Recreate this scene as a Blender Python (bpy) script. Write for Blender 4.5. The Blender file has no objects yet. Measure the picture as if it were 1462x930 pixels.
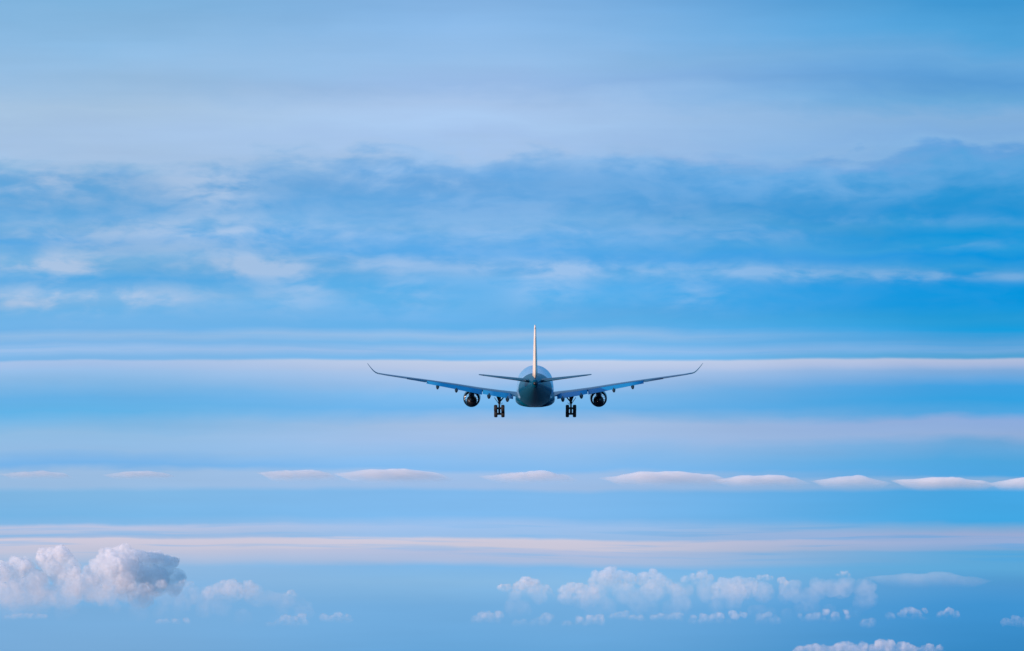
import bpy, bmesh, math, random
from mathutils import Vector, Matrix, noise

R = math.radians
S = bpy.context.scene
COL = S.collection

# ------------------------------------------------------------------ camera
PITCH = R(7.0)
FPX = 4380.0                       # focal length measured in photo pixels (1462 wide)
cam_d = bpy.data.cameras.new("camera")
cam_d.sensor_width = 36.0
cam_d.lens = 36.0 * FPX / 1462.0
cam_d.clip_start = 1.0
cam_d.clip_end = 400000.0
cam = bpy.data.objects.new("camera", cam_d)
COL.objects.link(cam)
CAM = Vector((0, 0, 12.0))
cam.location = CAM
cam.rotation_euler = (math.pi / 2 + PITCH, 0, 0)
S.camera = cam

FWD = Vector((0, math.cos(PITCH), math.sin(PITCH)))
UP = Vector((0, -math.sin(PITCH), math.cos(PITCH)))


def at(px, py, dist):
    """world point seen at a photo pixel, dist metres away"""
    d = FWD + Vector((1, 0, 0)) * ((px - 731) / FPX) + UP * ((465 - py) / FPX)
    return CAM + d.normalized() * dist


# ------------------------------------------------------------------ view
S.view_settings.view_transform = 'Standard'
S.view_settings.look = 'None'
S.view_settings.exposure = 0.0
S.view_settings.gamma = 1.0
S.view_settings.use_curve_mapping = False
S.cycles.use_denoising = True
S.cycles.volume_bounces = 8
S.cycles.max_bounces = 12
S.cycles.transparent_max_bounces = 24
S.cycles.volume_step_rate = 1.0
S.cycles.volume_max_steps = 256

# ------------------------------------------------------------------ sun
SUN_DIR = Vector((-0.75, -0.64, 0.12)).normalized()      # towards the sun
sun_d = bpy.data.lights.new("sun", 'SUN')
sun_d.energy = 5.0
sun_d.angle = R(0.5)
sun_d.color = (1.0, 0.69, 0.55)
sun = bpy.data.objects.new("sun", sun_d)
COL.objects.link(sun)
sun.location = (-300, -300, 400)
sun.rotation_euler = SUN_DIR.to_track_quat('Z', 'Y').to_euler()


# ------------------------------------------------------------------ node helpers
def lin(c):
    return tuple((v / 255 / 12.92) if v / 255 <= 0.04045 else ((v / 255 + 0.055) / 1.055) ** 2.4 for v in c) + (1.0,)


class NT:
    def __init__(self, tree):
        self.t = tree
        self.n = tree.nodes
        self.l = tree.links

    def put(self, sock, v):
        if isinstance(v, bpy.types.NodeSocket):
            self.l.new(v, sock)
        elif v is not None:
            sock.default_value = v

    def m(self, op, a, b=None, c=None, clamp=False):
        n = self.n.new('ShaderNodeMath')
        n.operation = op
        n.use_clamp = clamp
        self.put(n.inputs[0], a)
        self.put(n.inputs[1], b)
        self.put(n.inputs[2], c)
        return n.outputs[0]

    def vec(self, x, y, z=0.0):
        n = self.n.new('ShaderNodeCombineXYZ')
        for i, v in enumerate((x, y, z)):
            self.put(n.inputs[i], v)
        return n.outputs[0]

    def noise(self, v, scale=1.0, detail=4.0, rough=0.5, dist=0.0, lac=2.0):
        n = self.n.new('ShaderNodeTexNoise')
        self.put(n.inputs['Vector'], v)
        n.inputs['Scale'].default_value = scale
        n.inputs['Detail'].default_value = detail
        n.inputs['Roughness'].default_value = rough
        n.inputs['Distortion'].default_value = dist
        n.inputs['Lacunarity'].default_value = lac
        return n.outputs[0]

    def ramp(self, f, stops, interp='LINEAR'):
        n = self.n.new('ShaderNodeValToRGB')
        cr = n.color_ramp
        cr.interpolation = interp
        e = cr.elements
        while len(e) > 1:
            e.remove(e[-1])
        e[0].position, e[0].color = stops[0]
        for p, c in stops[1:]:
            q = e.new(p)
            q.color = c
        self.put(n.inputs[0], f)
        return n.outputs[0]

    def smooth(self, x, a, b, lo=0.0, hi=1.0):
        n = self.n.new('ShaderNodeMapRange')
        n.interpolation_type = 'SMOOTHSTEP'
        self.put(n.inputs[0], x)
        for i, v in enumerate((a, b, lo, hi)):
            self.put(n.inputs[i + 1], v)
        return n.outputs[0]

    def mix(self, f, a, b, mode='MIX'):
        n = self.n.new('ShaderNodeMix')
        n.data_type = 'RGBA'
        n.blend_type = mode
        n.clamp_factor = True
        self.put(n.inputs[0], f)
        self.put(n.inputs[6], a)
        self.put(n.inputs[7], b)
        return n.outputs[2]


# ------------------------------------------------------------------ sky (all of it laid out by compass heading and elevation)
world = bpy.data.worlds.new("World")
S.world = world
world.use_nodes = True
W = NT(world.node_tree)
W.n.clear()
w_out = W.n.new('ShaderNodeOutputWorld')
w_bg = W.n.new('ShaderNodeBackground')
SKY = 0.10
w_bg.inputs[1].default_value = SKY
W.l.new(w_bg.outputs[0], w_out.inputs[0])
nishita = W.n.new('ShaderNodeTexSky')
nishita.sky_type = 'NISHITA'
nishita.sun_disc = False
nishita.sun_elevation = math.asin(SUN_DIR.z)
nishita.sun_rotation = math.atan2(SUN_DIR.x, SUN_DIR.y)
nishita.air_density = 1.0
nishita.dust_density = 0.6
nishita.ozone_density = 3.0

tc = W.n.new('ShaderNodeTexCoord')
sep = W.n.new('ShaderNodeSeparateXYZ')
W.l.new(tc.outputs['Generated'], sep.inputs[0])
dx, dy, dz = sep.outputs
ys = W.m('MAXIMUM', dy, 0.05)
U = W.m('MULTIPLY', W.m('DIVIDE', dx, ys), FPX)          # tangent of the heading, in 1/4380
V = W.m('MULTIPLY', W.m('DIVIDE', dz, ys), FPX)          # tangent of the elevation, in 1/4380


def vv(py):
    return math.tan(PITCH + math.atan((465 - py) / FPX)) * FPX


def uu(px):
    return (px - 731) / math.cos(PITCH)


V_TOP, V_MID, V_BOT = vv(-40), vv(462), vv(935)
EL_LEFT = [(0, 126, 178, 220), (60, 140, 186, 226), (110, 152, 190, 226), (160, 168, 198, 228), (195, 164, 194, 228), (215, 165, 196, 230),
           (235, 140, 184, 224), (262, 110, 170, 221), (300, 92, 165, 221), (320, 110, 172, 222), (345, 88, 166, 226), (372, 118, 178, 224),
           (395, 85, 168, 227), (422, 124, 180, 226), (445, 108, 178, 230), (462, 112, 178, 230)]
EL_MID = [(0, 132, 180, 228), (40, 140, 186, 232), (90, 150, 190, 232), (120, 152, 187, 230), (150, 168, 198, 236), (175, 170, 202, 240),
          (205, 165, 196, 236), (224, 165, 195, 232), (242, 128, 178, 228), (265, 104, 168, 226), (300, 100, 168, 226), (325, 112, 175, 228),
          (360, 86, 168, 232), (385, 104, 176, 232), (410, 84, 174, 234), (430, 90, 176, 234), (455, 102, 177, 234), (462, 98, 177, 234)]
EL_RIGHT = [(0, 64, 152, 212), (50, 80, 162, 218), (85, 104, 168, 220), (115, 90, 158, 216), (140, 104, 168, 218), (165, 130, 176, 220),
            (195, 126, 174, 222), (210, 130, 178, 224), (226, 100, 162, 220), (245, 84, 162, 220), (275, 42, 148, 212), (300, 22, 145, 213),
            (318, 42, 151, 213), (335, 12, 148, 217), (352, 40, 154, 217), (367, 8, 148, 222), (388, 50, 156, 219), (405, 8, 150, 224),
            (440, 5, 152, 224), (455, 30, 155, 218), (462, 36, 158, 220)]
DN_LEFT = [(462, 112, 178, 230), (470, 112, 178, 231), (480, 142, 187, 230), (490, 125, 182, 232), (500, 154, 191, 233), (509, 126, 182, 231),
           (513.5, 124, 181, 230), (516, 166, 194, 232), (523, 160, 191, 231), (530, 149, 189, 231), (545, 132, 183, 228), (570, 102, 175, 228), (590, 98, 178, 230),
           (624, 143, 187, 226), (646, 145, 186, 226), (668, 118, 178, 232), (677, 156, 190, 227), (696, 152, 188, 226), (704, 128, 182, 226), (736, 120, 182, 230),
           (748, 130, 184, 230), (753.5, 186, 196, 225), (761, 176, 192, 223), (765, 156, 186, 224), (768, 160, 186, 222), (771, 206, 201, 219),
           (790, 190, 195, 218), (812, 146, 185, 224), (834, 134, 181, 226), (862, 122, 175, 222), (932, 119, 169, 214)]
DN_MID = [(462, 98, 177, 234), (468, 100, 177, 234), (479, 148, 190, 232), (490, 118, 184, 236), (500, 152, 191, 235), (509, 122, 186, 238),
          (512, 122, 186, 238), (515, 192, 206, 232), (524, 184, 200, 230), (531, 170, 195, 231), (545, 152, 188, 230), (560, 128, 185, 235), (580, 112, 180, 235),
          (604, 165, 192, 228), (626, 160, 190, 230), (650, 143, 188, 234), (670, 130, 186, 238), (677, 158, 190, 230), (696, 156, 189, 230),
          (703, 128, 185, 236), (738, 126, 184, 235), (752, 155, 190, 232), (769, 150, 188, 230), (773, 203, 200, 218), (785, 200, 198, 216),
          (788, 180, 190, 220), (803, 168, 188, 222), (812, 128, 184, 232), (832, 136, 186, 228), (866, 116, 175, 225), (932, 102, 164, 215)]
DN_RIGHT = [(462, 36, 158, 220), (475, 24, 160, 226), (486, 70, 162, 222), (503, 110, 172, 224), (509, 86, 165, 216), (512.5, 80, 163, 214),
            (515.5, 178, 192, 223), (523, 165, 185, 222), (531, 128, 172, 220), (555, 62, 160, 224), (575, 52, 161, 225), (594, 78, 165, 224),
            (606, 140, 172, 220), (622, 145, 175, 218), (636, 108, 168, 218), (660, 78, 164, 220), (680, 75, 165, 225), (686, 130, 175, 219),
            (697, 125, 172, 217), (704, 70, 165, 225), (744, 66, 167, 227), (753, 122, 171, 216), (762, 152, 172, 212), (775, 144, 171, 214),
            (784, 122, 166, 212), (788, 92, 165, 215), (815, 92, 166, 215), (838, 80, 153, 210), (866, 64, 147, 209), (932, 54, 137, 198)]


def stops(tab, va, vb):
    r = [((vv(p) - va) / (vb - va), lin((a, b, c))) for p, a, b, c in tab]
    return sorted(r, key=lambda s: s[0])


# slow waviness of the layers: strong in the high cirrus, faint in the low stratus
amp = W.ramp(W.m('DIVIDE', W.m('SUBTRACT', V, V_BOT), V_TOP - V_BOT),
             [((vv(p) - V_BOT) / (V_TOP - V_BOT), (a, a, a, 1)) for p, a in
              ((930, .12), (815, .14), (800, .09), (775, .09), (740, .16), (700, .12), (660, .26), (560, .24), (530, .09), (510, .08), (490, .16), (470, .16), (445, .3), (380, .5), (300, .7), (240, 1.5), (205, 1.4), (180, .9), (120, .55), (0, .5))])
slow = W.m('SUBTRACT', W.noise(W.vec(W.m('DIVIDE', U, 330), W.m('DIVIDE', V, 95), 3.7), 1, 5, 0.55, 0.4), 0.5)
tilt = W.m('SUBTRACT', W.noise(W.vec(W.m('DIVIDE', U, 520), W.m('DIVIDE', V, 700), 9.1), 1, 2, 0.5), 0.5)
Vw = W.m('ADD', V, W.m('MULTIPLY', amp, W.m('MULTIPLY', slow, 120)))
mid = W.m('SUBTRACT', W.noise(W.vec(W.m('DIVIDE', U, 115), W.m('DIVIDE', V, 60), 6.2), 1, 5, 0.55, 0.3), 0.5)
Vw = W.m('ADD', Vw, W.m('MULTIPLY', amp, W.m('MULTIPLY', mid, 60)))
Vw = W.m('ADD', Vw, W.m('MULTIPLY', tilt, 14))
tu = W.m('DIVIDE', W.m('SUBTRACT', Vw, V_MID), V_TOP - V_MID, clamp=True)
td = W.m('DIVIDE', W.m('SUBTRACT', Vw, V_BOT), V_MID - V_BOT, clamp=True)
fl = W.smooth(U, uu(100), uu(680))
fr = W.smooth(U, uu(640), uu(1420))
fr_low = W.smooth(U, uu(760), uu(1440))


def three(t, a, b, c, va, vb, fr):
    q = [W.ramp(t, stops(x, va, vb), 'LINEAR') for x in (a, b, c)]
    return W.mix(fr, W.mix(fl, q[0], q[1]), q[2])


upper = three(tu, EL_LEFT, EL_MID, EL_RIGHT, V_MID, V_TOP, fr)
lower = three(td, DN_LEFT, DN_MID, DN_RIGHT, V_BOT, V_MID, fr_low)
front = W.mix(W.smooth(Vw, V_MID - 9, V_MID + 9), lower, upper)

# combed cirrus: stretched, folded noise gathered in streaks
wu, wv = W.m('DIVIDE', U, 105), W.m('DIVIDE', V, 44)
fold = W.m('MULTIPLY', W.m('SUBTRACT', W.noise(W.vec(W.m('DIVIDE', U, 190), W.m('DIVIDE', V, 110), 1.3), 1, 3, 0.5), 0.5), 1.6)
comb = W.noise(W.vec(W.m('ADD', wu, W.m('MULTIPLY', fold, 0.6)), W.m('ADD', wv, fold), 5.5), 1.0, 5, 0.52, 0.15)
fine = W.noise(W.vec(W.m('ADD', W.m('DIVIDE', U, 42), fold), W.m('ADD', W.m('DIVIDE', V, 13), fold), 2.2), 1.0, 5, 0.55, 0.3)
# where the wisps gather (heading, elevation, reach, weight)
blobs = [(60, 378, 90, 12, .8), (110, 400, 40, 40, .5), (60, 428, 150, 13, .85), (200, 424, 70, 9, .5), (360, 380, 75, 14, .9), (300, 355, 160, 12, .3),
         (430, 412, 45, 26, .5), (575, 415, 45, 30, .4), (540, 376, 120, 11, .45), (720, 382, 70, 10, .45), (860, 385, 75, 10, .9), (780, 410, 45, 26, .5),
         (985, 420, 40, 22, .45), (1050, 385, 70, 9, .7), (1180, 392, 110, 9, .8), (1330, 393, 100, 8, .85), (1450, 396, 22, 5, .6), (1390, 350, 50, 6, .5),
         (300, 258, 60, 36, 1.0), (590, 243, 70, 28, 1.0), (60, 255, 110, 30, .6), (160, 330, 200, 14, .35), (330, 325, 130, 14, .4), (700, 335, 260, 14, .3),
         (900, 225, 130, 14, .5), (1160, 240, 220, 22, .5), (1300, 315, 170, 8, .35), (1240, 275, 160, 16, .3), (1060, 335, 120, 12, .3), (850, 300, 220, 20, .2)]
dens = None
for bx, by, sx, sy, w in blobs:
    a = W.m('DIVIDE', W.m('SUBTRACT', U, uu(bx)), sx)
    b = W.m('DIVIDE', W.m('SUBTRACT', V, vv(by)), sy)
    g = W.m('EXPONENT', W.m('MULTIPLY', W.m('ADD', W.m('MULTIPLY', a, a), W.m('MULTIPLY', b, b)), -0.7))
    dens = W.m('MULTIPLY', g, w) if dens is None else W.m('ADD', dens, W.m('MULTIPLY', g, w))
zone = W.m('MULTIPLY', W.smooth(V, vv(470), vv(430)), W.smooth(V, vv(150), vv(235)))
dens = W.m('ADD', dens, W.m('MULTIPLY', W.m('MULTIPLY', zone, W.m('SUBTRACT', 1.0, W.m('MULTIPLY', fr, 0.6))), 0.15))
tex = W.m('ADD', W.m('MULTIPLY', comb, 0.74), W.m('MULTIPLY', fine, 0.26))
wisp = W.m('MULTIPLY', W.m('MULTIPLY', dens, W.smooth(tex, 0.36, 0.64)), 1.2, clamp=True)
wcol = W.mix(fr, W.mix(fl, lin((170, 196, 228)), lin((158, 196, 238))), lin((112, 172, 224)))
front = W.mix(wisp, front, wcol)
# thin broken streaks through the low layers
st_n = W.noise(W.vec(W.m('DIVIDE', U, 230), W.m('DIVIDE', W.m('ADD', V, W.m('MULTIPLY', tilt, 30)), 7), 8.8), 1.0, 3, 0.5, 0.15)
st_z = W.m('MULTIPLY', W.smooth(V, vv(812), vv(795)), W.smooth(V, vv(742), vv(756)))
st_z = W.m('ADD', st_z, W.m('MULTIPLY', W.m('MULTIPLY', W.smooth(V, vv(512), vv(506)), W.smooth(V, vv(462), vv(474))), 0.8))
front = W.mix(W.m('MULTIPLY', W.m('MULTIPLY', W.smooth(st_n, 0.50, 0.68), st_z), 0.42), front, W.mix(fr, lin((122, 182, 232)), lin((70, 163, 224))))
# faint horizontal grain everywhere
grain = W.m('SUBTRACT', W.noise(W.vec(W.m('DIVIDE', U, 420), W.m('DIVIDE', V, 13), 7.7), 1.0, 4, 0.5, 0.1), 0.5)
broad = W.m('SUBTRACT', W.noise(W.vec(W.m('DIVIDE', U, 430), W.m('DIVIDE', V, 55), 4.4), 1.0, 3, 0.5, 0.2), 0.5)
gain = W.m('ADD', W.m('ADD', 1.0, W.m('MULTIPLY', broad, 0.18)), W.m('MULTIPLY', grain, 0.05))
fn = W.n.new('ShaderNodeVectorMath')
fn.operation = 'SCALE'
W.put(fn.inputs[0], front)
W.put(fn.inputs[3], W.m('DIVIDE', gain, SKY))
ahead = W.smooth(dy, 0.25, 0.75)
around = W.mix(0.85, nishita.outputs[0], tuple(1.08 * v / SKY for v in lin((108, 178, 244))[:3]) + (1,))     # flat blue added over the sky outside the front, to brighten the clouds
W.put(w_bg.inputs[0], W.mix(ahead, around, fn.outputs[0]))


# ------------------------------------------------------------------ object helpers
def tag(o, label=None, cat=None, group=None, kind=None):
    for k, v in (('label', label), ('category', cat), ('group', group), ('kind', kind)):
        if v:
            o[k] = v
    return o


def link(name, bm, mats, parent=None, smooth=True):
    bmesh.ops.recalc_face_normals(bm, faces=bm.faces)
    me = bpy.data.meshes.new(name)
    bm.to_mesh(me)
    bm.free()
    if smooth:
        for p in me.polygons:
            p.use_smooth = True
    o = bpy.data.objects.new(name, me)
    for m in (mats if isinstance(mats, (list, tuple)) else [mats]):
        me.materials.append(m)
    COL.objects.link(o)
    if parent is not None:
        o.parent = parent
    return o


def paint(name, base, rough=0.35, metal=0.0, coat=0.0, vary=0.12, scale=0.6, coat_rough=0.08, spec=0.5):
    """paint with faint grime and panel-to-panel variation"""
    m = bpy.data.materials.new(name)
    m.use_nodes = True
    T = NT(m.node_tree)
    b = T.n['Principled BSDF']
    t = T.n.new('ShaderNodeTexCoord').outputs['Object']
    n = T.noise(t, scale, 5, 0.6)
    k = T.m('ADD', 1 - vary / 2, T.m('MULTIPLY', n, vary))
    s = T.n.new('ShaderNodeVectorMath')
    s.operation = 'SCALE'
    s.inputs[0].default_value = base
    T.put(s.inputs[3], k)
    T.put(b.inputs['Base Color'], s.outputs[0])
    T.put(b.inputs['Roughness'], T.m('ADD', rough * .85, T.m('MULTIPLY', n, rough * .3)))
    b.inputs['Metallic'].default_value = metal
    b.inputs['Coat Weight'].default_value = coat
    b.inputs['Specular IOR Level'].default_value = spec
    b.inputs['Coat Roughness'].default_value = coat_rough
    return m


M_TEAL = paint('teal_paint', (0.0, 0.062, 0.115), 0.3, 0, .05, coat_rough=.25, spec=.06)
M_BLUE = paint('pale_blue_upper', (0.20, 0.40, 0.58), 0.3, 0, .3, spec=.2)
M_WHITE = paint('white_paint', (0.88, 0.77, 0.62), 0.4)
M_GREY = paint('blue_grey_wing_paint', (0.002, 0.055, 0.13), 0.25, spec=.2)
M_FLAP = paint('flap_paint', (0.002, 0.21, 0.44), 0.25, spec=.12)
M_NAVY = paint('navy_nacelle_paint', (0.004, 0.02, 0.045), 0.15)
M_DARK = paint('dark_metal', (0.01, 0.014, 0.02), 0.4, 0.3)
M_STEEL = paint('gear_steel', (0.02, 0.026, 0.035), 0.45, 0.3)
M_DUCT = paint('duct_liner', (0.04, 0.06, 0.09), 0.3, 0.3)
M_TYRE = paint('tyre_rubber', (0.010, 0.010, 0.011), 0.8)


def loft(rings, cap=True, bm=None):
    bm = bm or bmesh.new()
    vs = [[bm.verts.new(p) for p in r] for r in rings]
    n = len(rings[0])
    for a, b in zip(vs, vs[1:]):
        for i in range(n):
            j = (i + 1) % n
            bm.faces.new((a[i], a[j], b[j], b[i]))
    if cap:
        bm.faces.new(vs[0])
        bm.faces.new(list(reversed(vs[-1])))
    return bm


def tube(bm, a, b, r0, r1=None, n=12):
    a, b = Vector(a), Vector(b)
    r1 = r0 if r1 is None else r1
    z = (b - a).normalized()
    x = z.orthogonal().normalized()
    y = z.cross(x)
    rings = []
    for p, r in ((a, r0), (b, r1)):
        rings.append([p + (x * math.cos(k * math.tau / n) + y * math.sin(k * math.tau / n)) * r for k in range(n)])
    return loft(rings, True, bm)


def box(bm, c, s, rot=None):
    r = bmesh.ops.create_cube(bm, size=1.0)
    M = Matrix.Translation(c) @ (rot.to_4x4() if rot else Matrix.Identity(4)) @ Matrix.Diagonal((*s, 1))
    bmesh.ops.transform(bm, matrix=M, verts=r['verts'])


AIR = [(0, 0), (.01, .022), (.05, .045), (.12, .062), (.25, .075), (.38, .076), (.52, .066), (.68, .046), (.84, .024), (1, .004)]


def foil(le, chord, tc, twist=0.0, lo=0.0, hi=1.0, camber=0.02, te=0.0, axis='z'):
    """one closed airfoil ring; le = leading edge point, chord runs to -y. lo..hi keeps only that part of the chord"""
    up, dn = [], []
    xs = [lo + (hi - lo) * (0.5 - 0.5 * math.cos(math.pi * k / 13)) for k in range(14)]

    def half(x):
        for (x0, t0), (x1, t1) in zip(AIR, AIR[1:]):
            if x <= x1 + 1e-9:
                return t0 + (t1 - t0) * (x - x0) / (x1 - x0)
        return AIR[-1][1]
    k = tc / 0.152
    for x in xs:
        h = max(half(x) * k, te)
        c = camber * 4 * x * (1 - x)
        up.append((x, c + h))
        dn.append((x, c - h))
    if lo > 0:      # rounded nose for flaps and rudders
        up[0] = dn[0] = (lo, (up[0][1] + dn[0][1]) / 2)
    ct, st = math.cos(twist), math.sin(twist)
    pts = []
    for x, z in up + list(reversed(dn)):
        X, Z = (x - 0.25), z
        X, Z = X * ct + Z * st, -X * st + Z * ct
        X += 0.25
        if axis == 'z':
            pts.append(Vector((le[0], le[1] - X * chord, le[2] + Z * chord)))
        else:
            pts.append(Vector((le[0] + Z * chord, le[1] - X * chord, le[2])))
    return pts


def interp(tab, x):
    for a, b in zip(tab, tab[1:]):
        if x <= b[0]:
            t = (x - a[0]) / (b[0] - a[0])
            return [p + (q - p) * t for p, q in zip(a[1:], b[1:])]
    return list(tab[-1][1:])


# ------------------------------------------------------------------ the airliner (x right, y to the nose, z up from the wheels' lowest point)
ZG = 5.85
air = bpy.data.objects.new('airliner', None)
COL.objects.link(air)
tag(air, 'dark teal twin-engine passenger jet seen from behind with its landing gear down', 'airplane')

FUS = [(31.5, -.75, .06, .06), (30.9, -.7, .75, .7), (29.6, -.58, 1.5, 1.4), (27.6, -.35, 2.3, 2.2), (25, -.1, 3.0, 2.95), (21.5, 0, 3.5, 3.4), (18, 0, 3.6, 3.5),
       (-7, 0, 3.6, 3.5), (-12, .1, 3.52, 3.4), (-13.9, .24, 3.37, 3.26), (-16, .4, 3.2, 3.1), (-20, .88, 2.65, 2.62), (-24, 1.4, 2.0, 2.08), (-27.5, 1.8, 1.42, 1.58), (-30.2, 2.08, .95, 1.15),
       (-32.3, 2.25, .6, .8), (-33.4, 2.3, .42, .56)]
rings = []
for y, zc, rx, rz in FUS:
    rings.append([Vector((rx * math.cos(k * math.tau / 48), y, ZG + zc + rz * math.sin(k * math.tau / 48))) for k in range(48)])
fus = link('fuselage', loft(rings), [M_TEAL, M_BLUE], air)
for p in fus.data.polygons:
    if p.center.y > -15.5 and p.center.z > ZG - 1.3 and p.area < 60:  # faces ahead of the tail and above the belly take the paler blue
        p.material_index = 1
bm = bmesh.new()
tube(bm, (0, -33.2, ZG + 2.3), (0, -33.9, ZG + 2.34), .40, .30, 20)
link('exhaust_outlet', bm, M_DARK, fus)
bm = bmesh.new()
rings = []
for y, w, b in ((13, 2.4, 3.3), (11.5, 3.0, 3.45), (8, 3.6, 3.55), (3, 3.85, 3.58), (-3, 3.85, 3.58), (-7, 3.6, 3.52), (-10, 3.0, 3.4), (-12, 2.3, 3.2)):
    r = []
    for k in range(32):
        a = k * math.tau / 32
        ca, sa = math.cos(a), math.sin(a)
        r.append(Vector((w * math.copysign(abs(ca) ** .7, ca), y, ZG - 2.2 + (b - 2.2) * math.copysign(abs(sa) ** .75, sa))))
    rings.append(r)
link('belly_fairing', loft(rings), M_TEAL, fus)

# wing stations: |x|, leading edge y, chord, z of the chord line, thickness, twist
WING = [(2.6, 12.0, 14.2, -2.15, .075, R(-1.8)), (3.6, 11.2, 13.2, -2.0, .075, R(-1.6)), (7.0, 8.8, 11.1, -1.45, .08, R(-1.2)), (11, 5.9, 8.7, -.70, .088, R(-.8)),
        (15.3, 2.9, 7.2, .18, .095, R(-1)), (19.5, -.05, 5.9, 1.0, .095, R(-1.4)), (25, -3.9, 4.4, 2.02, .09, R(-2.2)), (28.8, -6.6, 3.3, 2.72, .09, R(-2.8)), (30.3, -7.8, 2.8, 3.05, .09, R(-3))]


def wing_at(x):
    return interp(WING, x)


def wing_ring(s, x, lo=0.0, hi=1.0, drop=(0, 0), rot=0.0):
    le, c, z, t, tw = wing_at(x)
    pts = foil((s * x, le, ZG + z), c, t, tw, lo, hi)
    if rot:
        hinge = Vector((s * x, le - lo * c, ZG + z))
        M = Matrix.Rotation(rot, 3, 'X')
        pts = [hinge + M @ (p - hinge) + Vector((0, drop[0], drop[1])) for p in pts]
    return pts


for s in (-1, 1):
    xs = [2.6, 3.6, 5, 7, 9, 11, 13, 15.3, 17.5, 19.5, 22, 25, 27, 28.8, 30.3]
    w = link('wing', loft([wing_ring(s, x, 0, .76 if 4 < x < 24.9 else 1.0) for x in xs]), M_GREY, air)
    # trailing surfaces
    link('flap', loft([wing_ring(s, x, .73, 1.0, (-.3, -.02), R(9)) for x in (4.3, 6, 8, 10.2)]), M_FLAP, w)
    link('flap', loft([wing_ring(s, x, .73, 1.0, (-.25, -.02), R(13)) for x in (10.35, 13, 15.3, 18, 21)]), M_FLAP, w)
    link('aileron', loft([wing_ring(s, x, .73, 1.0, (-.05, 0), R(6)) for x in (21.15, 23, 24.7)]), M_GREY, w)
    # curved raked wing tip
    tips = [(30.3, -7.8, 2.8, 3.05, .1), (30.7, -8.3, 2.4, 3.24, .45), (31.1, -9.0, 2.0, 3.6, .70), (31.5, -9.7, 1.6, 4.1, .88), (31.9, -10.4, 1.15, 4.68, .98), (32.2, -11.0, .8, 5.15, 1.02)]
    rr = []
    for x, le, c, z, lean in tips:
        pts = foil((0, 0, 0), c, .09, R(-3), 0, 1)
        M = Matrix.Rotation(-s * lean, 3, 'Y')
        rr.append([Vector((s * x, le, ZG + z)) + M @ p for p in pts])
    link('winglet', loft(rr), M_TEAL, w)
    # flap track fairings
    for x in (5.4, 9.0, 15.3, 18.9):
        le, c, z, t, tw = wing_at(x)
        te = le - c
        k = .8 if x > 12 else .9
        rr = []
        for f, r in ((0, .05), (.08, .28), (.25, .45), (.5, .52), (.72, .44), (.9, .25), (1, .06)):
            y = te + 3.0 - f * 4.4
            zz = ZG + z - .50 - .75 * max(0, f - .55)
            rr.append([Vector((s * x + r * k * .8 * math.cos(q * math.tau / 16), y, zz + r * k * 1.15 * math.sin(q * math.tau / 16))) for q in range(16)])
        link('flap_track_fairing', loft(rr), M_DARK, w)

    # engine
    ex, ez, ey = s * 12.5, ZG - 2.5, 3.0

    def ring(y, r, n=40, dz=0.0):
        return [Vector((ex + r * math.cos(q * math.tau / n), ey + y, ez + .035 * y + dz + r * math.sin(q * math.tau / n))) for q in range(n)]
    prof = [(-.02, 1.24), (.0, 1.57), (1.0, 1.64), (2.4, 1.70), (3.8, 1.72), (5.0, 1.68), (5.6, 1.6), (5.85, 1.52), (5.7, 1.44), (5.2, 1.42), (4.6, 1.43)]
    e = link('engine', loft([ring(*p) for p in prof], False), M_NAVY, air)
    link('fan_duct', loft([ring(0.0, 1.24), ring(1.2, 1.34), ring(2.6, 1.42), ring(4.0, 1.4)], False), M_DUCT, e)
    bm = loft([ring(4.9, .03), ring(4.6, .25), ring(4.1, .42), ring(3.9, .48)], True)
    for q in range(18):
        A = q * math.tau / 18
        er, et = Vector((math.cos(A), 0, math.sin(A))), Vector((-math.sin(A), 0, math.cos(A)))
        o = Vector((ex, ey + 4.15, ez + .14))
        rr = []
        for r, tw, ch in ((.42, .10, .30), (.9, .16, .32), (1.40, .24, .34)):
            d = Vector((0, 1, 0)) * math.cos(tw) + et * math.sin(tw)
            n_ = d.cross(er)
            rr.append([o + er * r + d * (ch * u_ / 2) + n_ * (.02 * w_) for u_, w_ in ((-1, 0), (0, 1), (1, 0), (0, -1))])
        loft(rr, True, bm)
    link('fan', bm, M_DARK, e)
    link('core_cowl', loft([ring(3.9, .8, 40, -.3), ring(2.6, 1.02, 40, -.48), ring(1.0, 1.02, 40, -.46), ring(-.4, .88, 40, -.40), ring(-1.1, .62, 40, -.3)], True), M_DARK, e)
    link('exhaust_plug', loft([ring(-1.0, .46), ring(-1.6, .36), ring(-2.2, .16), ring(-2.5, .02)], True), M_DARK, e)
    rr = []
    for y, wd, z0, z1 in ((4.4, .10, 1.60, 1.75), (3.6, .36, 1.2, 1.86), (2.4, .54, .5, 1.95), (.6, .58, .3, 1.9), (-1.2, .46, .45, 1.75), (-2.8, .16, 1.1, 1.55)):
        rr.append([Vector((ex + a * wd, ey + y, ez + b)) for a, b in ((-1, z0), (-1, z1), (-.7, z1 + .05), (.7, z1 + .05), (1, z1), (1, z0), (.7, z0 - .1), (-.7, z0 - .1))])
    link('pylon', loft(rr), M_NAVY, e)

    # main landing gear
    gx, gy = s * 7.0, -.6
    ztop, zb = ZG - 1.75, 1.2
    bm = bmesh.new()
    tube(bm, (gx - s * .1, gy, ztop), (gx, gy, zb + 1.55), .27, .25)
    tube(bm, (gx, gy, zb + 1.6), (gx, gy, zb), .17, .17)
    tube(bm, (gx, gy, zb + 1.75), (gx, gy, zb + 1.45), .28, .28)
    tube(bm, (gx, gy - .22, zb + 1.5), (gx, gy - .55, zb + .75), .06)
    tube(bm, (gx, gy - .55, zb + .75), (gx, gy - .18, zb + .1), .06)
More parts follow.
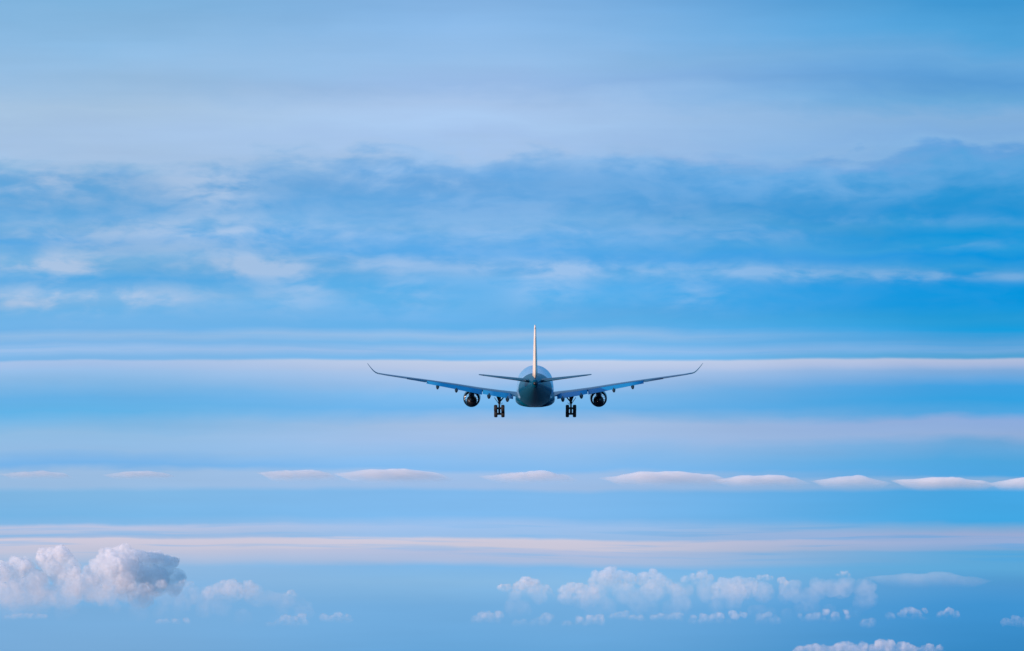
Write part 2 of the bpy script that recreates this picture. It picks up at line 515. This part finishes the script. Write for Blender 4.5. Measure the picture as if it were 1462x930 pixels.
    g = link('main_landing_gear', bm, M_STEEL, air)
    bm = bmesh.new()
    tube(bm, (gx, gy, zb + 1.7), (gx - s * 1.1, gy + .6, ztop + .1), .13)
    tube(bm, (gx, gy, zb + 1.7), (gx + s * .45, gy + 1.7, ztop + .25), .13)
    tube(bm, (gx + s * .05, gy, zb + 1.65), (gx + s * .55, gy - .25, ztop + .15), .08)
    link('side_brace', bm, M_STEEL, g)
    bm = bmesh.new()
    box(bm, (gx + s * .62, gy + .2, zb + 2.15), (.07, 1.5, 1.15), Matrix.Rotation(s * R(34), 3, 'Y'))
    link('gear_door', bm, M_TEAL, g, False)
    bm = bmesh.new()
    box(bm, (gx - s * .45, gy + .2, zb + 1.45), (.06, 1.0, .55), Matrix.Rotation(-s * R(48), 3, 'Y'))
    link('gear_door', bm, M_TEAL, g, False)
    tilt = R(-36)
    ax = [Vector((gx, gy + q * 1.02 * math.cos(tilt), zb + q * 1.02 * math.sin(tilt))) for q in (-1, 1)]
    bm = bmesh.new()
    tube(bm, ax[0], ax[1], .22)
    for a in ax:
        tube(bm, a - Vector((.75, 0, 0)), a + Vector((.75, 0, 0)), .2)
    link('bogie_beam', bm, M_STEEL, g)
    for a in ax:
        for q in (-1, 1):
            c = a + Vector((q * .70, 0, 0))
            pr = [(-.30, .34), (-.34, .48), (-.30, .61), (-.15, .68), (.15, .68), (.30, .61), (.34, .48), (.30, .34)]
            bm = loft([[c + Vector((t, r * math.cos(k * math.tau / 28), r * math.sin(k * math.tau / 28))) for k in range(28)] for t, r in pr])
            pr = [(-.255, .30), (-.2, .1), (.2, .1), (.255, .30)]
            wl = link('wheel', bm, M_TYRE, g)

# nose gear
bm = bmesh.new()
ny = 23.5
tube(bm, (0, ny + .4, ZG - 3.0), (0, ny, 1.45), .14, .11)
tube(bm, (0, ny + 1.8, ZG - 2.9), (0, ny + .1, 2.0), .07)
tube(bm, (-.45, ny, 1.45), (.45, ny, 1.45), .07)
ng = link('nose_landing_gear', bm, M_STEEL, air)
for q in (-1, 1):
    c = Vector((q * .36, ny, 1.45))
    pr = [(-.15, .25), (-.17, .38), (-.12, .47), (0, .5), (.12, .47), (.17, .38), (.15, .25)]
    link('wheel', loft([[c + Vector((t, r * math.cos(k * math.tau / 24), r * math.sin(k * math.tau / 24))) for k in range(24)] for t, r in pr]), M_TYRE, ng)
    bm = bmesh.new()
    box(bm, (q * .62, ny + 1.2, ZG - 3.45), (.05, 1.7, .8))
    link('gear_door', bm, M_TEAL, ng, False)

# tail surfaces
for s in (-1, 1):
    st = [(.5, -23.4, 6.6, 2.42, .105), (1.6, -24.2, 6.0, 2.58, .105), (4, -26.0, 5.0, 2.93, .10), (7, -28.1, 3.8, 3.37, .095), (9.6, -30.0, 2.75, 3.76, .09), (10.25, -30.6, 2.3, 3.86, .085), (10.45, -31.2, 1.5, 3.9, .07)]

    def hr(x, lo, hi, rot=0.0):
        le, c, z, t = interp(st, x)
        pts = foil((s * x, le, ZG + z), c, t, R(0.5), lo, hi, 0.0)
        if rot:
            h = Vector((s * x, le - lo * c, ZG + z))
            M = Matrix.Rotation(rot, 3, 'X')
            pts = [h + M @ (p - h) + Vector((0, -.05, 0)) for p in pts]
        return pts
    h = link('horizontal_stabilizer', loft([hr(x, 0, .70 if x < 9.7 else 1.0) for x in (.5, 1.6, 4, 7, 9.59, 9.75, 10.25, 10.45)]), M_TEAL, air)
    link('elevator', loft([hr(x, .705, 1.0, R(-2)) for x in (1.7, 4, 7, 9.5)]), M_TEAL, h)

fst = [(3.0, -20.6, 10.4, .094), (4.5, -21.9, 9.6, .094), (7.5, -24.6, 7.6, .094), (10.5, -27.2, 5.7, .09), (12.5, -28.95, 4.45, .085), (13.05, -29.7, 3.6, .075)]


def fr_(z, lo, hi):
    le, c, t = interp(fst, z)
    return foil((0, le, ZG + z), c, t, 0, lo, hi, 0.0, .016, axis='x')


fin = link('vertical_stabilizer', loft([fr_(z, 0, .68 if z < 12.4 else 1.0) for z in (3.0, 4.5, 7.5, 10.5, 12.35, 12.5, 13.05)]), M_WHITE, air)
link('rudder', loft([fr_(z, .688, 1.0) for z in (3.25, 4.5, 7.5, 10.5, 12.3)]), M_WHITE, fin)

# place it
ref = at(764.0, 553.0, 600.0)
view = (ref - CAM).normalized()
elev = math.asin(view.z)
head = math.atan2(view.x, view.y)
NOSE_UP = R(2.8)
rot = Matrix.Rotation(-head, 4, 'Z') @ Matrix.Rotation(elev + NOSE_UP, 4, 'X')
air.matrix_world = Matrix.Translation(ref) @ rot @ Matrix.Translation((0, 0, -ZG))

# ------------------------------------------------------------------ sea
m = bpy.data.materials.new('sea_water')
m.use_nodes = True
T = NT(m.node_tree)
b = T.n['Principled BSDF']
b.inputs['Base Color'].default_value = (0.005, 0.03, 0.055, 1)
b.inputs['Roughness'].default_value = 0.28
b.inputs['IOR'].default_value = 1.33
g = T.n.new('ShaderNodeNewGeometry').outputs['Position']
bp = T.n.new('ShaderNodeBump')
bp.inputs['Strength'].default_value = 0.35
bp.inputs['Distance'].default_value = 1.5
T.put(bp.inputs['Height'], T.noise(g, 0.08, 5, 0.6, 0.5))
T.put(b.inputs['Normal'], bp.outputs[0])
bm = bmesh.new()
bmesh.ops.create_circle(bm, cap_ends=True, segments=96, radius=300000)
sea = link('sea', bm, m, None, False)
tag(sea, kind='structure')


# ------------------------------------------------------------------ clouds
def cloud_mat(name, density, fade=0.45, noise_len=90.0, cut=0.45, soft=0.2, aniso=-0.35, skin=0.2, fade0=.04):
    """a body of lit vapour that thins out towards its ragged base, inside a wispy outer skin"""
    m = bpy.data.materials.new(name)
    m.use_nodes = True
    T = NT(m.node_tree)
    T.n.clear()
    out = T.n.new('ShaderNodeOutputMaterial')
    pv = T.n.new('ShaderNodeVolumePrincipled')
    pv.inputs['Color'].default_value = (0.995, 0.995, 0.995, 1)
    pv.inputs['Anisotropy'].default_value = aniso
    t = T.n.new('ShaderNodeTexCoord')
    s = T.n.new('ShaderNodeSeparateXYZ')
    T.l.new(t.outputs['Generated'], s.inputs[0])
    n = T.noise(t.outputs['Object'], 1.0 / noise_len, 5, 0.6)
    rag = T.m('ADD', s.outputs[2], T.m('MULTIPLY', T.m('SUBTRACT', n, .5), .5))
    low = T.smooth(rag, fade0, fade)
    d = T.m('MULTIPLY', T.smooth(n, cut - soft, cut + soft, 0.08, 1.0), low)
    T.put(pv.inputs['Density'], T.m('MULTIPLY', d, density))
    T.l.new(pv.outputs[0], out.inputs['Volume'])
    df = T.n.new('ShaderNodeBsdfDiffuse')
    df.inputs[0].default_value = (0.85, 0.85, 0.85, 1)
    tr = T.n.new('ShaderNodeBsdfTransparent')
    mx = T.n.new('ShaderNodeMixShader')
    lw = T.n.new('ShaderNodeLayerWeight')
    lw.inputs[0].default_value = 0.3
    inner = T.m('SUBTRACT', 1.0, lw.outputs['Facing'])
    T.put(mx.inputs[0], T.m('MULTIPLY', T.m('MULTIPLY', T.m('MULTIPLY', inner, low), T.smooth(n, cut - soft, cut + soft)), skin))
    T.l.new(tr.outputs[0], mx.inputs[1])
    T.l.new(df.outputs[0], mx.inputs[2])
    T.l.new(mx.outputs[0], out.inputs['Surface'])
    return m


def union(name, balls, voxel, rough, seed, mat):
    """melts balls (centre, radius) into one closed billowing surface; object origin at its base"""
    lo = min(c.z - r for c, r in balls)
    cx = sum(c.x for c, r in balls) / len(balls)
    cy = sum(c.y for c, r in balls) / len(balls)
    org = Vector((cx, cy, lo))
    bm = bmesh.new()
    for c, r in balls:
        bmesh.ops.create_icosphere(bm, subdivisions=3 if r > voxel * 4 else 2, radius=r, matrix=Matrix.Translation(c - org))
    tmp_me = bpy.data.meshes.new('tmp')
    bm.to_mesh(tmp_me)
    bm.free()
    tmp = bpy.data.objects.new('tmp', tmp_me)
    COL.objects.link(tmp)
    md = tmp.modifiers.new('r', 'REMESH')
    md.mode = 'VOXEL'
    md.voxel_size = voxel
    dg = bpy.context.evaluated_depsgraph_get()
    me = bpy.data.meshes.new_from_object(tmp.evaluated_get(dg))
    bpy.data.objects.remove(tmp)
    bpy.data.meshes.remove(tmp_me)
    off = Vector((seed * 13.7, seed * 5.1, seed * 9.3))
    nr = [v.normal.copy() for v in me.vertices]
    for v, nn in zip(me.vertices, nr):
        p = v.co
        q = 0
        for k, (sz, am) in enumerate(((rough * 6, 1.1), (rough * 2.6, .6), (rough * 1.2, .35))):
            q += am * (1 - 2 * abs(noise.noise(p / sz + off)))
        v.co = p + nn * (q - .6) * rough * .8
    me.name = name
    me.materials.clear()
    me.materials.append(mat)
    for p in me.polygons:
        p.use_smooth = True
    o = bpy.data.objects.new(name, me)
    o.location = org
    COL.objects.link(o)
    return o


def cumulus(label, heads, base, dist, mat, group, seed, crag=.28, name='cumulus_cloud'):
    """heads = (px, py of the top, radius in px); base = py of the bottom"""
    rnd = random.Random(seed)
    k = dist / FPX
    balls = []
    for px, py, r, *deep in heads:
        c = at(px, py + r, dist + (deep[0] if deep else 0) * k)
        R0 = r * k
        balls.append((c, R0 * .9))
        for i in range(10):
            a = rnd.uniform(0, math.tau)
            e = rnd.uniform(-.25, 1.0)
            q = R0 * rnd.uniform(.18, .55)
            v = Vector((math.cos(a) * math.cos(e), math.sin(a) * math.cos(e), math.sin(e) * .9)) * (R0 * 1.0 - q * .45)
            balls.append((c + v, q))
    lo_x, hi_x = min(h[0] - h[2] * .6 for h in heads), max(h[0] + h[2] * .6 for h in heads)
    mr = sum(h[2] for h in heads) / len(heads)
    for i in range(int(4 + 2.2 * len(heads))):
        # the soft body under the heads
        px, py, r, *deep = rnd.choice(heads)
        y = rnd.uniform(py + r, max(py + r * 1.1, base - mr * .4))
        x = min(hi_x, max(lo_x, px + rnd.uniform(-1.3, 1.3) * r))
        rr = mr * rnd.uniform(.55, 1.0)
        balls.append((at(x, y, dist + (rnd.uniform(-.9, .9) * r + (deep[0] if deep else 0)) * k), rr * k))
    rm = min(max(h[2], 4) for h in heads) * k
    o = union(name, balls, rm * .16, rm * crag, seed, mat)
    return tag(o, label, 'cloud', group)


C_BIG = cloud_mat('cloud_big', 0.0055, 1.0, 170, cut=.40, skin=.22)
C_DENSE = cloud_mat('cloud_dense', 0.0070, 1.05, 80, cut=.47, skin=.20, fade0=.25)
C_MID = cloud_mat('cloud_mid', 0.0046, 1.05, 60, cut=.47, skin=.10, fade0=.20)
C_THIN = cloud_mat('cloud_thin', 0.0054, 1.0, 55, cut=.46, skin=.08, fade0=.14)
C_PALE = cloud_mat('cloud_pale', 0.0026, 1.0, 60, cut=.47, skin=.04)
C_BANK = cloud_mat('cloud_bank', 0.0011, 1.0, 160, cut=.45, skin=.01)
C_FLAT = cloud_mat('cloud_flat', 0.00045, 1.2, 260, cut=.40, skin=.03, fade0=.2)
C_LENS = cloud_mat('cloud_lens', 0.0030, 1.15, 260, cut=.32, aniso=-.45, skin=.04, fade0=.28)

cumulus('large billowing cumulus at the left edge, pink sunlit heads and blue shaded right flank',
        [(10, 800, 16), (30, 796, 18), (70, 784, 17), (85, 779, 16), (50, 812, 22), (15, 822, 26), (98, 798, 18), (110, 815, 20), (155, 782, 15), (172, 778, 16), (130, 808, 14), (140, 796, 15),
         (150, 800, 18), (60, 832, 24), (25, 838, 26), (125, 824, 15), (188, 784, 13, 45), (202, 786, 15, 58), (214, 788, 12, 66), (224, 787, 11, 72), (238, 793, 13, 80), (249, 796, 7, 86), (210, 802, 22, 66),
         (232, 802, 16, 80), (192, 802, 20, 48), (168, 796, 17, -12), (160, 806, 18, -10), (178, 790, 13, 12)],
        862, 42000, C_BIG, 'cumulus clouds along the bottom', 1, .4)
low = [
    ('small puff below the big cumulus, first of a loose row', [(163, 831, 6), (170, 834, 5)], 846, 38000, C_MID),
    ('double puff below the shaded flank of the big cumulus', [(190, 832, 7), (206, 831, 8), (213, 834, 7), (200, 840, 9), (230, 828, 7)], 864, 38000, C_MID),
    ('thin puff just past the corner of the big cumulus', [(262, 828, 7), (270, 829, 6), (256, 832, 5)], 840, 38000, C_MID),
    ('tall soft plume hanging under a puffed top, right of the big cumulus', [(318, 829, 9), (330, 827, 10), (338, 832, 12), (355, 828, 8), (300, 836, 10)], 872, 38000, C_MID),
    ('little bright tuft at the end of the slope right of the plume', [(415, 842, 7), (410, 846, 5), (421, 847, 5)], 858, 38000, C_MID),
    ('small flat cloud strip low at the left edge', [(10, 878, 4), (20, 877, 4), (29, 876, 5), (38, 875, 5), (46, 875, 5), (55, 876, 4), (63, 877, 4)], 885, 30000, C_THIN),
    ('faint pair of wisps low under the plume', [(228, 884, 4), (236, 884, 4), (252, 883, 4), (265, 881, 4)], 892, 30000, C_THIN),
    ('ragged sloping tuft low between the plume and the centre', [(385, 889, 4), (398, 884, 6), (408, 877, 8), (420, 879, 6), (432, 875, 6)], 898, 30000, C_MID),
    ('low tuft right of the ragged sloping one', [(463, 876, 7), (472, 878, 6), (482, 874, 8), (495, 877, 5)], 893, 30000, C_MID),
    ('bright little puff left of the twin-headed white puff', [(717, 834, 6), (724, 834, 7)], 848, 40000, C_DENSE),
    ('twin-headed bright white puff near the centre', [(742, 828, 8), (750, 823, 9), (760, 826, 9), (746, 832, 10), (775, 834, 8), (781, 838, 8), (768, 842, 9)], 858, 40000, C_DENSE),
    ('dim ragged cloud right of the twin-headed puff', [(805, 835, 7), (815, 832, 8), (828, 832, 9), (845, 836, 8), (836, 844, 10)], 864, 41000, C_THIN),
    ('broad soft-headed cumulus in the middle of the central bank', [(855, 815, 12), (870, 809, 13), (880, 814, 11), (893, 816, 8), (862, 824, 14), (882, 826, 14)], 852, 44000, C_MID),
    ('towering narrow head in the central bank', [(921, 816, 6), (933, 811, 8), (940, 818, 10), (936, 828, 12), (950, 826, 12), (962, 832, 13)], 858, 44000, C_MID),
    ('rounded head on a tail, right of the towering narrow one', [(980, 822, 5), (992, 819, 5), (1003, 814, 9), (1010, 819, 8), (1000, 826, 7)], 842, 44000, C_MID),
    ('wide faint blurred cloud right of the central bank', [(1035, 824, 12), (1052, 822, 14), (1068, 824, 13), (1050, 834, 14)], 862, 46000, C_PALE),
    ('small flat puff right of the wide faint cloud', [(1086, 821, 4), (1093, 820, 5), (1100, 822, 4)], 832, 44000, C_THIN),
    ('faint upright wisp above the lower right row', [(1117, 824, 5), (1119, 830, 5)], 842, 44000, C_THIN),
    ('bright white sliver rising to the right on the slope', [(1188, 823, 2.5), (1196, 819, 3.5), (1204, 815, 4), (1209, 815, 3)], 829, 44000, C_DENSE),
    ('soft tuft in the low row, left of centre', [(680, 879, 6), (692, 873, 9), (700, 875, 7), (711, 872, 6)], 892, 32000, C_MID),
    ('two faint scraps in the low row under the twin-headed puff', [(738, 885, 6), (746, 884, 5), (762, 884, 5), (780, 874, 9)], 896, 32000, C_PALE),
    ('long thin scrap in the middle of the low row', [(828, 880, 6), (842, 878, 6), (856, 877, 6), (808, 886, 6)], 894, 32000, C_THIN),
    ('slanted bright scrap in the low row', [(876, 876, 5), (886, 873, 5), (894, 872, 4)], 886, 32000, C_THIN),
    ('short scrap beside the slanted one in the low row', [(905, 878, 5), (914, 877, 5)], 888, 32000, C_MID),
    ('white scrap pair at the centre right of the low row', [(935, 877, 5), (942, 875, 4), (952, 877, 5), (962, 875, 6), (970, 874, 4)], 888, 32000, C_MID),
    ('chain of small puffs in the low row', [(990, 878, 5), (1005, 876, 6), (1018, 876, 6), (1028, 874, 6), (1046, 871, 5), (1062, 873, 5), (1000, 884, 6)], 892, 32000, C_THIN),
    ('faint puff after the chain in the low row', [(1086, 876, 6), (1097, 873, 6), (1108, 878, 5)], 892, 32000, C_PALE),
    ('loose group of small knobs in the low row at the right', [(1142, 876, 4), (1155, 876, 6), (1166, 874, 6), (1180, 869, 5), (1192, 873, 6), (1208, 870, 4)], 890, 32000, C_THIN),
    ('very faint lump sinking below the low row', [(1236, 884, 6), (1244, 882, 7)], 898, 31000, C_PALE),
    ('pinkish puff low on the right with a smaller knob', [(1272, 874, 7), (1290, 870, 5), (1301, 866, 6), (1310, 870, 5), (1320, 868, 3)], 888, 32000, C_MID),
    ('dim small puff right of the pinkish one', [(1345, 872, 5), (1355, 867, 6), (1366, 872, 5)], 884, 32000, C_THIN),
    ('dull scrap near the right edge', [(1438, 882, 6), (1450, 879, 7), (1458, 882, 6)], 894, 32000, C_PALE),
    ('bright cauliflower cloud top rising from the bottom edge at the right', [(1142, 922, 9), (1155, 920, 9), (1166, 919, 9), (1180, 921, 9), (1198, 917, 12), (1208, 915, 11), (1218, 921, 9), (1234, 917, 8), (1246, 920, 8),
                                                                     (1258, 912, 11), (1266, 914, 11), (1274, 921, 9), (1290, 916, 9), (1300, 919, 9), (1310, 924, 7), (1328, 919, 6), (1342, 921, 5)], 950, 26000, C_DENSE),
]
for i, (lb, heads, base, dist, mat) in enumerate(low):
    cumulus(lb, heads, base, dist, mat, 'cumulus clouds along the bottom', 10 + i)

# the soft low bank the small puffs grow out of
cumulus('dim blue cloud bank under the big cumulus, sloping down right behind the soft plume', [(20, 838, 18), (60, 836, 18), (100, 834, 18), (140, 832, 18), (180, 828, 18), (215, 824, 18), (250, 832, 15), (275, 838, 14), (300, 836, 14), (330, 832, 15), (360, 834, 15), (385, 842, 12), (410, 848, 10),
         (430, 854, 8)], 892, 46000, C_BANK, None, 101, name='cloud_bank')
cumulus('long dim blue cloud bank that the central white puffs grow out of', [(735, 842, 10), (770, 840, 12), (810, 838, 14), (850, 834, 16), (890, 832, 16), (930, 832, 16), (970, 832, 16), (1010, 830, 16), (1050, 832, 16), (1090, 830, 16),
        (1130, 828, 15), (1170, 826, 15), (1205, 824, 15), (1235, 828, 13)], 886, 48000, C_BANK, None, 102, name='cloud_bank')

# lens-shaped caps in one line: level tops, tapered tips, bases that melt away
lens = [('faint flat lens cloud at the left end of the line of caps', 52, 100, 673, 10), ('second lens cap from the left, thin with a long tail', 198, 96, 673, 10),
        ('short bright lens cap left of the longest one', 428, 112, 671, 15), ('longest pink-white lens cap, below and left of the jet', 562, 160, 670, 17),
        ('lens cap straight below the jet', 756, 132, 673, 15), ('broad lens cap right of the jet with a high hump', 950, 172, 673, 18),
        ('lens cap trailing right of the broad humped one', 1086, 130, 678, 15), ('low lens cap second from the right edge', 1215, 104, 679, 16),
        ('long smooth lens cap near the right edge', 1348, 136, 681, 16), ('lens cap cut off by the right edge', 1466, 100, 682, 16),
        ('long flat pale cloud with a pinkish left tip, low at the right', 1325, 165, 817, 19)]


def curve(tab, t):
    for (a, p), (b, q) in zip(tab, tab[1:]):
        if t <= b:
            u = (t - a) / (b - a)
            return p + (q - p) * u * u * (3 - 2 * u)
    return tab[-1][1]


for i, (lb, px, wpx, top, deep) in enumerate(lens):
    D = 40000 + 900 * math.sin(i * 2.3)
    k = D / FPX
    c = at(px, top, D)
    rnd = random.Random(70 + i)
    bm = bmesh.new()
    nx, na = 61, 20
    H = deep * k * 1.3
    Wd = wpx * k * 1.12
    h0, h1 = rnd.uniform(-.35, -.1), rnd.uniform(.1, .35)
    lt, rt, rm_ = rnd.uniform(-.42, -.22), rnd.uniform(-.75, -.5), rnd.uniform(-.3, -.15)
    tops = [(-1, lt), (h0, -.06), (h1, 0), (.62, rm_), (1, rt)]
    bots = [(-1, lt - .02), (-.45, -1.0), (.1, -1.25), (.55, -1.15), (1, rt - .02)]
    rings = []
    for j in range(nx):
        t = -1 + 2 * j / (nx - 1)
        zt, zb_ = curve(tops, t), curve(bots, t)
        zt += (.10 * noise.noise(Vector((t * 3.1, i * 7.1, 0))) + .05 * noise.noise(Vector((t * 9, i * 3.1, 4)))) * (1 - t * t)
        zb_ = min(zb_, zt - .01)
        cz, hz = (zt + zb_) / 2, (zt - zb_) / 2
        dpt = Wd * .34 * math.sqrt(max(.002, 1 - t * t)) * (1 + .2 * noise.noise(Vector((t * 2.7, i * 5.5, 9))))
        ring = []
        for q in range(na):
            a = q * math.tau / na
            ca, sa = math.cos(a), math.sin(a)
            ring.append(Vector((t * Wd / 2, ca * dpt, (cz + hz * math.copysign(abs(sa) ** .8, sa)) * H)))
        rings.append(ring)
    flat = top > 800
    o = link('flat_cloud' if flat else 'lens_cloud', loft(rings, True, bm), C_FLAT if flat else C_LENS)
    o.location = c
    tag(o, lb, 'cloud', None if flat else 'lens clouds in a line below the jet')
